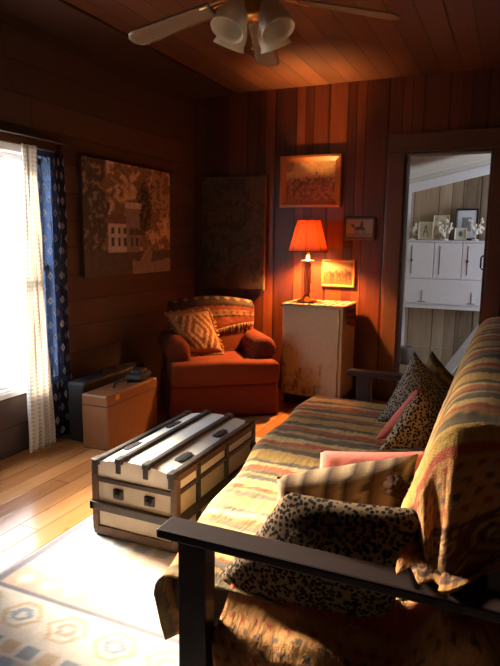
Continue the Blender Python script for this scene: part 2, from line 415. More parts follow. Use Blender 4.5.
for a, c in (((-.02, -.6, 0), (.1, -.54, 1.7)), ((-.02, .54, 0), (.1, .6, 1.7)), ((-.02, -.6, 0), (.1, .6, .06)), ((-.02, -.6, 1.64), (.1, .6, 1.7))): f.box(a, c, .004)
f.build('window_frame', 'whitepaint', e); MB().box((.04, -.55, .05), (.046, .55, 1.65)).build('window_pane', 'pane', e)
# open door leaf
dv = Vector((-.022, .60, 0)); ang = math.atan2(dv.y, dv.x)
d = thing('door_1', 'dark wooden door swung open into the far room', 'door', (-.188, 5.275, 0), ang); d['kind'] = 'structure'
MB().box((0, -.02, .01), (dv.length, .02, 2.1), .004).build('door_panel', 'darkboard', d)
MB().tube([(.56, .02, 1.155), (.56, .045, 1.16), (.56, .058, 1.175), (.56, .058, 1.265), (.56, .045, 1.28), (.56, .02, 1.285)], .008, 8).build('door_handle', 'black', d, True)

# ground and a bush outside
struct('ground', MB().box((-40, -30, -1.0), (XL-TH-.05, 40, -.6)), 'ground')

def tree(x, y, h, r_, label, seed):
    rd = random.Random(seed); t = thing('tree', label, 'tree', (x, y, -.61), 0, None)
    MB().tube([(0, 0, 0), (.03, .02, h*.35), (-.02, 0, h*.8)], [.09, .07, .03], 8).build('trunk', 'bark', t, True)
    b = MB()
    for k in range(26):
        a = rd.uniform(0, 2*PI); z = rd.uniform(.28, 1); q = r_*(1.15-z)*rd.uniform(.3, 1)+.05
        g = bmesh.ops.create_icosphere(b.bm, subdivisions=3, radius=r_*rd.uniform(.28, .42)*(1.25-.6*z), matrix=Matrix.Translation((q*math.cos(a), q*math.sin(a), h*z)))
        for v in g['verts']: v.co += Vector((noise.noise(v.co*9), noise.noise(v.co*9+Vector((5, 0, 0))), noise.noise(v.co*9+Vector((0, 7, 0)))))*.13
    tag(b.build('foliage', 'leaf', t), kind='stuff')
tree(-9.0, 10.3, 3.1, .85, 'tall dark tree outside seen through the sheer navy curtain', 3)
tree(-10.5, 13.4, 2.5, .8, 'lower dark tree outside farther behind the navy curtain', 5)

# ------------------------------------------------------------------ curtains
def curtain_sheet(y0, y1, z0, z1, nf, amp, xw, flare=0, seed=0, twist=0):
    W = (y1-y0)*1.6
    def fn(u, v):
        z = lerp(z0, z1, v); k = 1+flare*(1-v)**1.5
        yc = (y0+y1)/2 + twist*(1-v); y = yc + (u-.5)*(y1-y0)*k
        x = xw + amp*(.6+.6*(1-v))*math.sin(u*nf*2*PI + .6*math.sin(v*3+seed)) + .012*fb(u*4, v*3, seed)
        return Vector((x, y + .008*math.sin(v*9+u*20), z + .006*math.sin(u*nf*2*PI)*(1-v)))
    return fn, (lambda u, v: (u*W, v*(z1-z0)))
b = MB(); fn, uv = curtain_sheet(2.785, 2.91, .03, 1.955, 4, .020, -2.745, .85, 1, -.01); b.grid(64, 60, fn, uv)
cc = solid(b.build('curtain', 'cream_curtain'), .002); tag(cc, 'cream printed curtain hanging at the bright window', 'curtain')
b = MB(); fn, uv = curtain_sheet(2.955, 3.22, .02, 1.95, 3, .012, -2.808, .06, 4); b.grid(48, 50, fn, uv)
nc = b.build('curtain', 'navy_curtain'); tag(nc, 'sheer navy curtain with white diamonds beside the cream curtain', 'curtain')
r = thing('curtain_rod', 'thin grey rod holding the curtains above the window', 'curtain rod', (-2.79, 2.3, 2.02))
MB().tube([(0, -.42, 0), (0, .93, 0)], .009, 10).build('rod', 'iron', r, True)
for yy in (-.38, .9): MB().tube([(-.08, yy, 0), (-.03, yy, 0), (0, yy, -.004)], .007, 8).build('bracket', 'iron', r, True)

# ------------------------------------------------------------------ rug
RX0, RX1, RY0, RY1 = -1.86, .55, -.3, 3.72
cream, blue, pink_, tan, dk = (.74, .69, .63), (.33, .38, .45), (.64, .42, .36), (.62, .49, .36), (.22, .22, .26)
def rug_paint(u, v):
    x, y = lerp(RX0, RX1, u), lerp(RY0, RY1, v)
    n = .06*fb(x*6, y*6, 1)
    yb = y + .0
    # the bands repeat about every 0.82 m
    t = (yb-1.20) % .84; k = int((yb-1.20)//.84)
    px = x + .11*k
    if t < .10: c = blue if abs(((px*9) % 1)-.5) > .12+.3*abs(t-.05)/.1 else mixc(blue, cream, .5)
    elif t < .19:
        q = abs(((px/.085) % 1)-.5)*.085; d = max(q*1.0, abs(t-.145)*.9)
        c = (tan if int(px/.085) % 2 else blue) if d < .032 else cream
    elif t < .40:
        q = ((px/.21) % 1 - .5)*.21; d = abs(q)+abs(t-.295)*.8; d = max(d*.8, abs(t-.295))
        c = cream
        if d < .075: c = tan
        if d < .055: c = cream
        if d < .04: c = blue if int(px/.21) % 2 else pink_
        if d < .018: c = cream
    elif t < .415: c = dk
    elif t < .55:
        q = abs(((px/.12) % 1)-.5)*.12; d = q+abs(t-.482)
        c = pink_ if d > .06 else (tan if d > .035 else cream)
    elif t < .565: c = blue
    elif t < .74:
        q = ((px/.05) % 1); w_ = int(px/.05)
        h = .03+.05*((w_*7) % 5)/4
        c = blue if abs(t-.65) < h else mixc(cream, pink_, .25)
    else:
        q = abs(((px/.10) % 1)-.5)*.1; d = max(q, abs(t-.79)*.8)
        c = mixc(pink_, cream, .35) if d > .03 else tan
    if u < .02 or u > .98: c = dk
    return tuple(max(.02, a*(1+n*2)) for a in c)
b = MB(); b.grid(200, 330, lambda u, v: Vector((lerp(RX0, RX1, u), lerp(RY0, RY1, v), .008+.0015*fb(u*7, v*12))), None, rug_paint)
o = solid(b.build('rug', 'kilim', loc=(0, 0, 0)), .006, -1)
tag(o, 'faded kilim rug with blue, pink and cream bands under the trunk', 'rug')

# ------------------------------------------------------------------ steamer trunk
def trunk():
    W, L, H = .45, .86, .375
    t = thing('steamer_trunk', 'old cream steamer trunk with dark wooden slats used as a table', 'trunk', (-1.50, 2.105, .012))
    h = W/2
    def dome(x): return .352 + .030*(1-(x/h)**2)
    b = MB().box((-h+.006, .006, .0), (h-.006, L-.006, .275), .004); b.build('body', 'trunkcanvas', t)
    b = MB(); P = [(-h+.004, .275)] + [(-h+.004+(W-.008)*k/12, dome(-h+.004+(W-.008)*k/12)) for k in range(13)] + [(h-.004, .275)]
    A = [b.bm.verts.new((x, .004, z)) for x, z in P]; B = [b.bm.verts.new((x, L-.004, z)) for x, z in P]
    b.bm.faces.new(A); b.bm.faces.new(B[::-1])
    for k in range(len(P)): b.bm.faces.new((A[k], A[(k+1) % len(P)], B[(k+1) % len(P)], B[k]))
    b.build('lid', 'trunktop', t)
    b = MB()
    for (z0, z1, e_) in ((.264, .287, .006), (.125, .165, .016)):
        b.box((-h-e_, -e_, z0), (h+e_, .01, z1), .004).box((-h-e_, L-.01, z0), (h+e_, L+e_, z1), .004)
        b.box((-h-e_, -e_, z0), (-h+.01, L+e_, z1), .004).box((h-.01, -e_, z0), (h+e_, L+e_, z1), .004)
    b.build('band', 'slat', t)
    b = MB().box((-h-.004, -.004, 0), (h+.004, .01, .045), .004).box((-h-.004, L-.01, 0), (h+.004, L+.004, .045), .004)
    b.box((-h-.004, 0, 0), (-h+.01, L, .045), .004).box((h-.01, 0, 0), (h+.004, L, .045), .004)
    b.build('bottom_rim', 'leather', t)
    b = MB().box((h-.03, 0, .350), (h+.004, L, .362), .003).box((h-.006, 0, .328), (h+.004, L, .352), .003)
    b.build('leather_edge', 'leather', t)
    for sx in (-1, 1):
        for yy in (0, L):
            x0, x1 = sorted((sx*(h+.007), sx*(h-.026))); y0, y1 = (yy-.007, yy+.03) if yy == 0 else (yy-.03, yy+.007)
            b = MB().box((x0, y0, .02), (x1, y1, .35), .004)
            b.build('leather_corner', 'leather', t)
    for i, x in enumerate((-h+.018, -.076, .072, h-.022)):
        z = dome(x); s_ = MB().box((x-.0155, -.004, z-.006), (x+.0155, L+.004, z+.014), .005).build('slat', 'slat', t)
        for yy in (.0, L):
            y0, y1 = (-.012, .045) if yy == 0 else (L-.045, L+.012)
            m = MB().box((x-.020, y0, z-.012), (x+.020, y1, z+.018), .006)
            ya, yb_ = (-.014, -.004) if yy == 0 else (L+.004, L+.014)
            m.box((x-.012, ya, z-.055), (x+.012, yb_, z+.015), .003)
            m.build('slat_clamp', 'iron', s_)
    for px, py in ((-.152, .22), (-.148, .60), (.145, .20), (.145, .58)):
        z = dome(px); m = MB().box((px-.026, py-.045, z-.004), (px+.026, py+.045, z+.003), .001).box((px-.014, py-.062, z-.004), (px+.014, py+.062, z+.005), .002)
        m.build('lid_plate', 'iron', t)
    for px in (-.085, .085):
        m = MB().box((px-.026, -.006, .195), (px+.026, .008, .24), .003)
        m.lathe([(0, .022), (.012, .02), (.016, .01), (.012, 0), (0, 0)], 12, Matrix.Translation((px, -.004, .218)) @ Matrix.Rotation(PI/2, 4, 'X'))
        m.build('stud', 'iron', t)
    for py in (.20, .5):
        MB().box((h-.01, py-.012, .03), (h+.010, py+.012, .35), .003).build('strap', 'iron', t)
    MB().box((h-.002, L-.05, .18), (h+.012, L+.004, .25), .004).build('latch', 'iron', t)
trunk()

# ------------------------------------------------------------------ suitcases by the left wall
s = thing('suitcase', 'tan leatherboard suitcase standing by the wall beside the trunk', 'suitcase', (-2.505, 3.34, 0), .02)
MB().box((-.065, -.31, .0), (.145, .31, .375), .014, 3).build('body', 'suit', s)
b = MB().box((-.068, -.313, .30), (.148, .313, .306), .002); b.build('lid_seam', 'darkcase', s)
MB().tube([(.04, -.09, .376), (.04, -.08, .40), (.04, -.05, .41), (.04, .05, .41), (.04, .08, .40), (.04, .09, .376)], .009, 8).build('handle', 'darkcase', s, True)
for yy in (-.2, .2): MB().box((.12, yy-.02, .33), (.15, yy+.02, .365), .003).build('clasp', 'brass', s)
s = thing('suitcase', 'charcoal case leaning on the left wall behind the tan suitcase', 'suitcase', (-2.675, 3.46, 0), .02)
MB().box((-.075, -.36, 0), (.075, .40, .425), .02, 3).build('body', 'darkcase', s)
MB().tube([(0, -.08, .423), (0, -.07, .455), (0, .09, .455), (0, .1, .423)], .009, 8).build('handle', 'black', s, True)
b = MB().box((-.06, -.10, 0), (.08, .10, .05), .022, 3).box((-.04, -.06, .04), (.06, .07, .075), .02, 3)
o = b.build('cloth_bag', 'darkcase', loc=(-2.47, 3.54, .378), rot=(0, 0, .2)); tag(o, 'small dark folded bag lying on top of the tan suitcase', 'bag')

# ------------------------------------------------------------------ armchair
def soft(a, b_, bev, cuts=0, fn=None, seg=4):
    m = MB().box(a, b_, bev, seg)
    if cuts: bmesh.ops.subdivide_edges(m.bm, edges=m.bm.edges[:], cuts=cuts, use_grid_fill=True)
    if fn:
        for v in m.bm.verts: v.co = fn(v.co.copy())
    return m
ch = thing('armchair', 'rust red skirted armchair in the corner under the dark panel', 'armchair', (-1.97, 4.02, 0), math.radians(38.5))
b = MB(); n = 160
def skirt(u, v):
    per = [(-.425, .04), (.425, .04), (.425, .78), (-.425, .78), (-.425, .04)]
    L_ = [.85, .74, .85, .74]; tot = sum(L_); d = u*tot; k = 0
    while k < 3 and d > L_[k]: d -= L_[k]; k += 1
    f = d/L_[k]; x = lerp(per[k][0], per[k+1][0], f); y = lerp(per[k][1], per[k+1][1], f)
    fl = .012*(1-v); x += math.copysign(fl, x)*abs(x)/.425; y += (y-.41)/.37*fl
    r = .004*math.sin(u*70)*(1-v)
    return Vector((x*(1+r), y, lerp(.012, .27, v)))
b.grid(n, 8, skirt); solid(b.build('skirt', 'rust', ch), .008)
soft((-.42, .06, .10), (.42, .77, .29), .03).build('base', 'rust', ch, True)
def cush(p):
    p.z += .018*(1-min(1, abs(p.x)/.43)**2)*(1 if p.z > .36 else 0); return p
b = soft((-.435, -.01, .272), (.435, .16, .445), .035, 1, cush); b.box((-.255, .14, .275), (.255, .60, .44), .035, 4); b.build('seat_cushion', 'rust', ch, True)
for sx in (-1, 1):
    b = soft((sx*.34-.08, .15, .25), (sx*.34+.08, .74, .53), .03)
    prof = [(0, -.005), (.06, 0), (.092, .02), (.098, .05), (.098, .58), (.09, .60), (0, .605)]
    b.lathe(prof, 24, Matrix.Translation((sx*.355, .14, .525)) @ Matrix.Rotation(-PI/2, 4, 'X'))
    b.build('armrest', 'rust', ch, True)
def backf(p):
    p.z += -.05*(p.x/.40)**2*(1 if p.z > .5 else 0)
    if p.z > .3: p.y += (p.z-.4)*.12
    p.y -= .02*(1-(p.x/.4)**2) if p.y < .66 else 0
    return p
soft((-.385, .555, .28), (.385, .74, .885), .075, 2, backf, 5).build('backrest', 'rust', ch, True)
# blanket over the chair back
def bl_paint(u, v):      # v = 0 at the back hem, 1 at the fringe on the front
    x = u*.72; n_ = fb(x*30, v*30, 3)*.25
    t = -.36+v*(.36+lerp(.35, .13, u)); red = (.19, .042, .016); c = red; w_ = lerp(1.35, .75, u)
    if t < .03*w_:
        c = (.03, .02, .017); q = abs(((x/.09) % 1)-.5)
        if -.10 < t < -.01 and q+abs(t+.055)*9 < .32: c = (.20, .13, .07)
    elif t < .065*w_: c = red
    elif t < .115*w_:
        c = (.20, .12, .06); q = abs(((x/.06) % 1)-.5)
        if q+abs(t-.09*w_)*14 < .28: c = (.16, .025, .012)
    elif t < .128*w_: c = (.03, .016, .012)
    return tuple(a*(1+n_) for a in c)
def bl_fn(u, v):
    x = lerp(-.36, .37, u); drop_f = lerp(.35, .13, u)
    top = .900-.05*(x/.40)**2; s_ = v*(.16+.20+.30)-.16-.20      # s<0 behind/top, s>0 front
    s_ = -.36 + v*(.36+drop_f+.0)
    if s_ < -.20: y, z = .828, top-.03+(s_+.20)
    elif s_ < 0:
        a = (s_+.20)/.20; y = lerp(.822, .60, a); z = top + .012*math.sin(PI*a) - .03*(1-a)**4 - .03*a**4
    else: y = .592-.10*s_-.018*(1-(x/.4)**2) + .02*s_; z = top-.03-s_
    return Vector((x+.006*fb(u*6, v*6), y-.006-.006*fb(u*9, v*9, 2), z))
b = MB(); V = b.grid(70, 60, bl_fn, None, bl_paint)
o = b.build('blanket', 'blanket', ch.copy() if False else None)
o.matrix_world = Matrix.Translation(ch.location) @ Matrix.Rotation(math.radians(38.5), 4, 'Z')
solid(o, .006); tag(o, 'fringed woven blanket with dark bands draped over the armchair back', 'blanket')
b = MB()
for k in range(64):
    p = bl_fn((k+.5)/64, 1.0); d_ = Vector((random.uniform(-.012, .012), -.006, -.045-random.uniform(0, .015)))
    b.tube([p, p+d_*.5+Vector((random.uniform(-.004, .004), -.004, 0)), p+d_], [.004, .0035, .002], 5)
b.build('fringe', plain('tan_fringe', (.28, .15, .07), .95), o, True)

# ------------------------------------------------------------------ pillows
def pillow(name, mat, corners, th, label, cat='pillow', n=22, seed=0, pinch=.05, paint=None, power=.5, wr=.006):
    """corners: bottom-left, bottom-right, top-right, top-left as seen from the room"""
    c = [Vector(p) for p in corners]; ce = sum(c, Vector())/4
    nrm = ((c[1]-c[0])+(c[2]-c[3])).cross((c[3]-c[0])+(c[2]-c[1])).normalized()
    def base(u, v):
        a, d = 2*u-1, 2*v-1
        a2 = a*(1-pinch*(1-d*d)); d2 = d*(1-pinch*(1-a*a)); u2, v2 = (a2+1)/2, (d2+1)/2
        return (c[0].lerp(c[1], u2)).lerp(c[3].lerp(c[2], u2), v2)-ce
    def side(sg):
        def fn(u, v):
            a, d = 2*u-1, 2*v-1
            h = th/2*(max(0, (1-a*a)*(1-d*d)))**power
            e = max(0, (1-a*a)*(1-d*d))
            return base(u, v) + nrm*(sg*(h + wr*fb(u*5, v*5, seed+sg)*min(1, e*4)))
        return fn
    b = MB()
    b.grid(n, n, side(1), None, paint); b.grid(n, n, side(-1), None, paint)
    bmesh.ops.remove_doubles(b.bm, verts=b.bm.verts[:], dist=1e-5)
    o = b.build(name, mat, loc=ce, smooth=True)
    if label: tag(o, label, cat)
    o['nrm'] = None if False else 0
    del o['nrm']
    return o, base, ce
# fringed kilim pillow on the armchair
A38 = Matrix.Translation(ch.location) @ Matrix.Rotation(math.radians(38.5), 4, 'Z')
def kp(u, v):
    a, d = abs(2*u-1), abs(2*v-1); q = a*.9+d*.55
    if a > .82 or d > .82: c = (.26, .12, .05)
    elif abs((q*3.2) % 1-.5) < .2: c = (.30, .18, .09)
    elif q < .35: c = (.12, .04, .02)
    else: c = (.13, .04, .02)
    n_ = fb(u*25, v*25, 9)*.3
    return tuple(x*(1+n_) for x in c)
kc = [A38 @ Vector(p) for p in ((-.25, .36, .462), (.06, .42, .455), (-.04, .555, .80), (-.40, .49, .785))]
o, kbase, kce = pillow('pillow', 'brownstripe', kc, .12, 'fringed orange kilim pillow leaning on the left arm of the armchair', n=30, paint=kp, power=.4)
b = MB()
for (fu, k, nn) in ((0, 0, 26), (0, 1, 26), (1, 0, 26), (1, 1, 26)):
    for i in range(nn):
        t = (i+.5)/nn; u, v = (t, k) if fu == 0 else (k, t)
        p = kbase(u, v); d_ = (p-kbase(.5, .5)).normalized()*.03
        b.tube([p*.98, p+d_*.6+Vector((random.uniform(-.006, .006),)*3), p+d_+Vector((random.uniform(-.01, .01), random.uniform(-.01, .01), random.uniform(-.01, .01)))], [.006, .006, .003], 5)
f_ = b.build('fringe', plain('orange_fringe', (.27, .13, .05), .95), o, True)

# ------------------------------------------------------------------ metal cabinet, runner and lamp
cb = thing('metal_cabinet', 'chipped cream metal cabinet with rust stains under the lamp', 'cabinet', (-1.497, 4.655, 0))
CW, CD, CH = .265, .44, .862
MB().box((-CW+.02, .03, .0), (CW-.02, CD-.02, .09), .004).build('plinth', 'darkcase', cb)
MB().box((-CW, .012, .085), (CW, CD, CH), .010, 3).build('body', 'rusty', cb)
b = MB().box((-CW+.012, -.004, .10), (CW-.03, .014, CH-.014), .006, 2); dr = b.build('door', 'rusty', cb)
MB().tube([(CW-.035, 0, .1), (CW-.035, 0, CH-.02)], .004, 6).build('hinge', 'rusty', dr, True)
MB().box((-CW-.004, .004, CH-.008), (CW+.004, CD+.004, CH+.006), .004).build('top', 'rusty', cb)
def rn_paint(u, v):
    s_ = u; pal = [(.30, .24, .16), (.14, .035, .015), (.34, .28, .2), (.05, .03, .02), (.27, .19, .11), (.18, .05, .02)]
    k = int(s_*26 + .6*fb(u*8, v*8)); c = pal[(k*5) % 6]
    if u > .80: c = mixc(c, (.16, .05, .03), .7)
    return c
def rn_fn(u, v):
    s_ = u*(.545+.20+.03)-.03; y = lerp(4.648, 5.09, v)
    x0 = -1.497-CW-.008
    if s_ < 0: return Vector((x0-.002, y, CH+.011+s_))
    if s_ < .552: return Vector((x0+s_, y+.008*fb(u*5, v*3), CH+.011+.0015*fb(u*15, v*15)))
    return Vector((x0+.558+.008*math.sin(v*18), lerp(y, 4.72+.3*v, .8), CH+.009-(s_-.552)*(.75+.35*v)))
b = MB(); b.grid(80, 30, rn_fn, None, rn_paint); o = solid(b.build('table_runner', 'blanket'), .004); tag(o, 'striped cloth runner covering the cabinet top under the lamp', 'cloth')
LZ = CH+.0145
lp = thing('table_lamp', 'lit table lamp with russet pleated shade on the metal cabinet', 'lamp', (-1.60, 4.83, LZ))
b = MB().lathe([(0, 0), (.085, 0), (.088, .012), (.07, .022), (.045, .028), (.03, .045), (.022, .06), (.02, .07), (0, .07)], 28); b.build('base', 'brass', lp, True)
b = MB().lathe([(.022, .07), (.032, .085), (.026, .10), (.026, .17), (.030, .20), (.029, .29), (.024, .31), (.032, .325), (.016, .34), (0, .34)], 20); b.build('column', 'lampwood', lp, True)
MB().lathe([(0, .345), (.055, .345), (.06, .352), (.055, .36), (.02, .362), (.016, .40), (0, .40)], 24).build('drip_pan', 'brass', lp, True)
MB().tube([(.02, -.01, .17), (.045, -.02, .18), (.05, -.02, .16)], .006, 8).build('switch_key', 'brass', lp, True)
b = MB().tube([(0, 0, .40), (0, 0, .508)], .012, 10)
for sx in (-1, 1): b.tube([(0, 0, .41), (sx*.05, 0, .46), (sx*.055, 0, .60), (0, 0, .695)], .0025, 6)
b.build('harp', 'brass', lp, True)
LAMP = 9000
bd = NT('bulb_glass'); em = bd.n('ShaderNodeEmission'); em.inputs[0].default_value = (1, .44, .13, 1); em.inputs[1].default_value = LAMP
bd.set(bd.out.inputs[0], em.outputs[0]); M['bulb'] = bd.m
MB().lathe([(0, .505), (.013, .51), (.015, .53), (.028, .56), (.030, .58), (.022, .602), (0, .610)], 16).build('bulb', 'bulb', lp, True)
b = MB().lathe([(.168, .432), (.094, .698)], 72, wob=lambda k, n_: 1+.006*(k % 2)); solid(b.build('lamp_shade', 'lampshade', lp, True), .003)
MB().lathe([(.095, .697), (.046, .700), (.046, .697), (.094, .694), (.095, .697)], 40).build('shade_light_cap', plain('dark_light_cap', (.10, .04, .02), .9), lp, True)  # unseen cap ring, added to narrow the lamp's upward light
b = MB()
for r_, z_ in ((.170, .432), (.096, .698)): b.tube([(r_*math.cos(a*PI/20), r_*math.sin(a*PI/20), z_) for a in range(41)], .0045, 6)
for k in range(8):
    a = k*PI/4+.2; b.tube([(.171*math.cos(a), .171*math.sin(a), .432), (.097*math.cos(a), .097*math.sin(a), .698)], .0022, 5)
b.build('shade_trim', plain('dark_brown_braid', (.06, .02, .012), .9), lp, True)

# ------------------------------------------------------------------ pictures
def frame_parts(parent, w_, h_, fw, fd, mat, lip=0):
    """picture in the XZ plane facing -Y, centred on the parent"""
    b = MB(); a, c = w_/2, h_/2
    out = [(-a, -c), (a, -c), (a, c), (-a, c)]; inn = [(-a+fw, -c+fw), (a-fw, -c+fw), (a-fw, c-fw), (-a+fw, c-fw)]
    O0 = [b.bm.verts.new((x, 0, z)) for x, z in out]; O1 = [b.bm.verts.new((x, -fd, z)) for x, z in out]
    mid = [b.bm.verts.new((lerp(p[0], q[0], .35), -fd*1.1, lerp(p[1], q[1], .35))) for p, q in zip(out, inn)]
    I1 = [b.bm.verts.new((x, -fd*.45, z)) for x, z in inn]; I0 = [b.bm.verts.new((x, 0, z)) for x, z in inn]
    for k in range(4):
        j = (k+1) % 4
        for P_, Q_ in ((O0, O1), (O1, mid), (mid, I1), (I1, I0), (I0, O0)): b.bm.faces.new((P_[k], P_[j], Q_[j], Q_[k]))
    return b.build('frame', mat, parent)
def print_sheet(name, parent, w_, h_, y, fn, nx=70, ny=56, mat='print', th=.004):
    b = MB(); b.grid(nx, ny, lambda u, v: Vector(((u-.5)*w_, y, (v-.5)*h_)), None, fn)
    return solid(b.build(name, mat, parent), th, 1)
def picture(label, x0, x1, z0, z1, fw, fd, mat, fn, cat='picture', tilt=0, y=YB-.003):
    p = thing('framed_picture', label, cat, ((x0+x1)/2, y, (z0+z1)/2)); p.rotation_euler = (0, tilt, 0)
    frame_parts(p, x1-x0, z1-z0, fw, fd, mat)
    print_sheet('print', p, x1-x0-2*fw+.01, z1-z0-2*fw+.01, -fd*.35, fn)
    return p
def blob(x, y, cx, cy, rx, ry): return ((x-cx)/rx)**2 + ((y-cy)/ry)**2
def hunt(u, v):
    n_ = fb(u*9, v*9, 2); c = mixc((.30, .12, .04), (.58, .34, .13), sm(.45, .75, v+.08*n_))
    if v < .6: c = mixc(c, (.10, .04, .02), .7*sm(-.1, .3, fb(u*14, v*12, 5)))
    for (cx, cy, s_) in ((.62, .60, 1), (.42, .52, .8), (.28, .46, .8), (.75, .50, .8)):
        if blob(u, v, cx, cy-.06, .07*s_, .045*s_) < 1 or blob(u, v, cx+.06*s_, cy+.0, .02, .05) < 1 or blob(u, v, cx, cy+.08*s_, .02*s_, .06*s_) < 1: c = mixc(c, (.12, .05, .03), .75)
        for lx in (-.05, -.02, .03, .06):
            if abs(u-cx-lx*s_) < .008 and cy-.2 < v < cy-.08: c = mixc(c, (.12, .05, .03), .6)
    if blob(u, v, .06, .9, .1, .16) < 1: c = mixc(c, (.14, .08, .05), .6)
    return tuple(a*(1+.25*fb(u*16, v*16, 8)) for a in c)
picture('gold framed painting of riders hung above the lamp', -1.979, -1.415, 1.696, 2.145, .055, .04, 'gold', hunt)
def horses(u, v):
    c = mixc((.10, .05, .02), (.20, .145, .08), sm(.5, .8, v)); n_ = fb(u*18, v*14, 4)
    if v < .55: c = mixc(c, (.08, .035, .015), sm(0, .3, n_))
    for cx, cy in ((.30, .42), (.52, .45), (.72, .42), (.85, .5)):
        if blob(u, v, cx, cy, .085, .10) < 1 or blob(u, v, cx-.09, cy+.12, .03, .08) < 1: c = mixc(c, (.035, .014, .007), .85)
        for lx in (-.06, -.02, .04, .07):
            if abs(u-cx-lx) < .012 and cy-.28 < v < cy: c = mixc(c, (.035, .014, .007), .85)
    return c
picture('small gold framed picture of horses beside the lamp', -1.566, -1.264, .995, 1.235, .022, .022, 'gold', horses)
def rider(u, v):
    c = mixc((.27, .25, .19), (.22, .20, .16), v); d = (.06, .055, .045)
    hit = blob(u, v, .52, .48, .20, .10) < 1 or blob(u, v, .28, .62, .05, .10) < 1 or blob(u, v, .22, .68, .06, .04) < 1 or blob(u, v, .58, .68, .06, .15) < 1 or blob(u, v, .60, .85, .04, .05) < 1
    for lx in (.34, .42, .62, .70): hit = hit or (abs(u-lx-.1*(.4-v)) < .016 and .18 < v < .48)
    if v < .22: c = mixc(c, (.12, .10, .075), .6)
    return d if hit else c
p = thing('wall_plaque', 'dark rounded plaque of a horse and rider near the doorway', 'plaque', (-1.236, YB-.002, 1.513))
b = MB(); hw, hh, rr = .140, .102, .028; ring = []
for (cx, cz, a0) in ((hw-rr, hh-rr, 0), (-hw+rr, hh-rr, 1), (-hw+rr, -hh+rr, 2), (hw-rr, -hh+rr, 3)):
    for k in range(7): a = (a0+k/6)*PI/2; ring.append((cx+rr*math.cos(a), cz+rr*math.sin(a)))
F0 = [b.bm.verts.new((x, 0, z)) for x, z in ring]; F1 = [b.bm.verts.new((x, -.018, z)) for x, z in ring]; F2 = [b.bm.verts.new((x*.93, -.024, z*.91)) for x, z in ring]
b.bm.faces.new(F2); b.bm.faces.new(F0[::-1])
for A_, B_ in ((F0, F1), (F1, F2)):
    for k in range(len(ring)): b.bm.faces.new((A_[k], A_[(k+1) % len(ring)], B_[(k+1) % len(ring)], B_[k]))
b.build('board', 'darkboard', p); print_sheet('print', p, .235, .155, -.0265, rider, 60, 40)
# dark panel on the back wall
def dark_panel(u, v):
    n_ = fb(u*5, v*8, 6); n2 = fb(u*22, v*30, 2)
    c = (.075, .048, .034)
    if n_ > .12: c = (.055, .036, .028)
    if abs(n_) < .035: c = (.10, .066, .045)
    return tuple(a*(1+.3*n2) for a in c)
p = thing('hanging_panel', 'large dark canvas panel hung on the back wall above the armchair', 'panel', (-2.443, YB-.004, 1.458))
MB().box((-.334, -.062, -.525), (.334, -.03, .525), .004).build('backing', plain('dull_canvas_edge', (.14, .085, .05), .8), p)
MB().box((-.25, -.03, -.45), (.25, 0, .45), .004).build('stretcher', 'darkboard', p)
print_sheet('print', p, .66, 1.04, -.0625, dark_panel, 60, 90, 'canvas', .003)
# big canvas on the left wall: a white mill among autumn trees
def mill(u, v):
    n_ = fb(u*7, v*9, 1); n2 = fb(u*22, v*22, 5)
    c = mixc((.26, .16, .08), (.70, .48, .24), sm(-.25, .4, n_+.8*n2))
    if u < .22+.08*n_: c = mixc((.10, .075, .06), (.30, .2, .11), sm(.1, .4, n2))
    if blob(u, v, .66, .62, .09+.03*n2, .24) < 1+n2: c = mixc((.06, .05, .04), (.2, .14, .08), sm(0, .5, n2))
    if blob(u, v, .88, .78, .12, .22) < 1+n_: c = mixc((.50, .33, .13), (.16, .10, .06), sm(-.1, .3, n2))
    # road and ground
    if v < .22+.03*n_:
        c = (.13, .09, .075)
        if abs(u-(.62+.4*v)) < .16*(.36-v)+.03 or (u > .5 and v < .12+.04*n_): c = (.34, .24, .17)
    # house
    if .24 < u < .47 and .20 < v < .46: c = (.62, .56, .52)
    if .22 < u < .49 and .46 <= v < .56-.25*abs(u-.36): c = (.22, .11, .085)
    if .44 < u < .60 and .20 < v < .62: c = (.30, .24, .21)
    if .43 < u < .62 and .60 < v < .66: c = (.60, .55, .50)
    if .47 < u < .66 and .36 < v < .42: c = (.16, .09, .07)
    for wx in (.29, .36, .42, .50, .56):
        if abs(u-wx) < .015 and (abs(v-.30) < .035 or abs(v-.40) < .025): c = (.09, .075, .07)
    g = sum(c)/3
    return tuple(max(.01, lerp(a, g, .35)*(1+.25*n2)) for a in c)  # print pulled toward grey: window haze painted into its colours
cv = thing('canvas_print', 'large canvas print of a white house among autumn trees on the left wall', 'picture', (XL+.004, 4.02, 1.545), PI/2)
MB().box((-.585, -.032, -.432), (.585, 0, .432), .004).build('stretcher', 'darkboard', cv)
print_sheet('print', cv, 1.17, .864, -.0325, mill, 120, 90, 'canvas', .002)

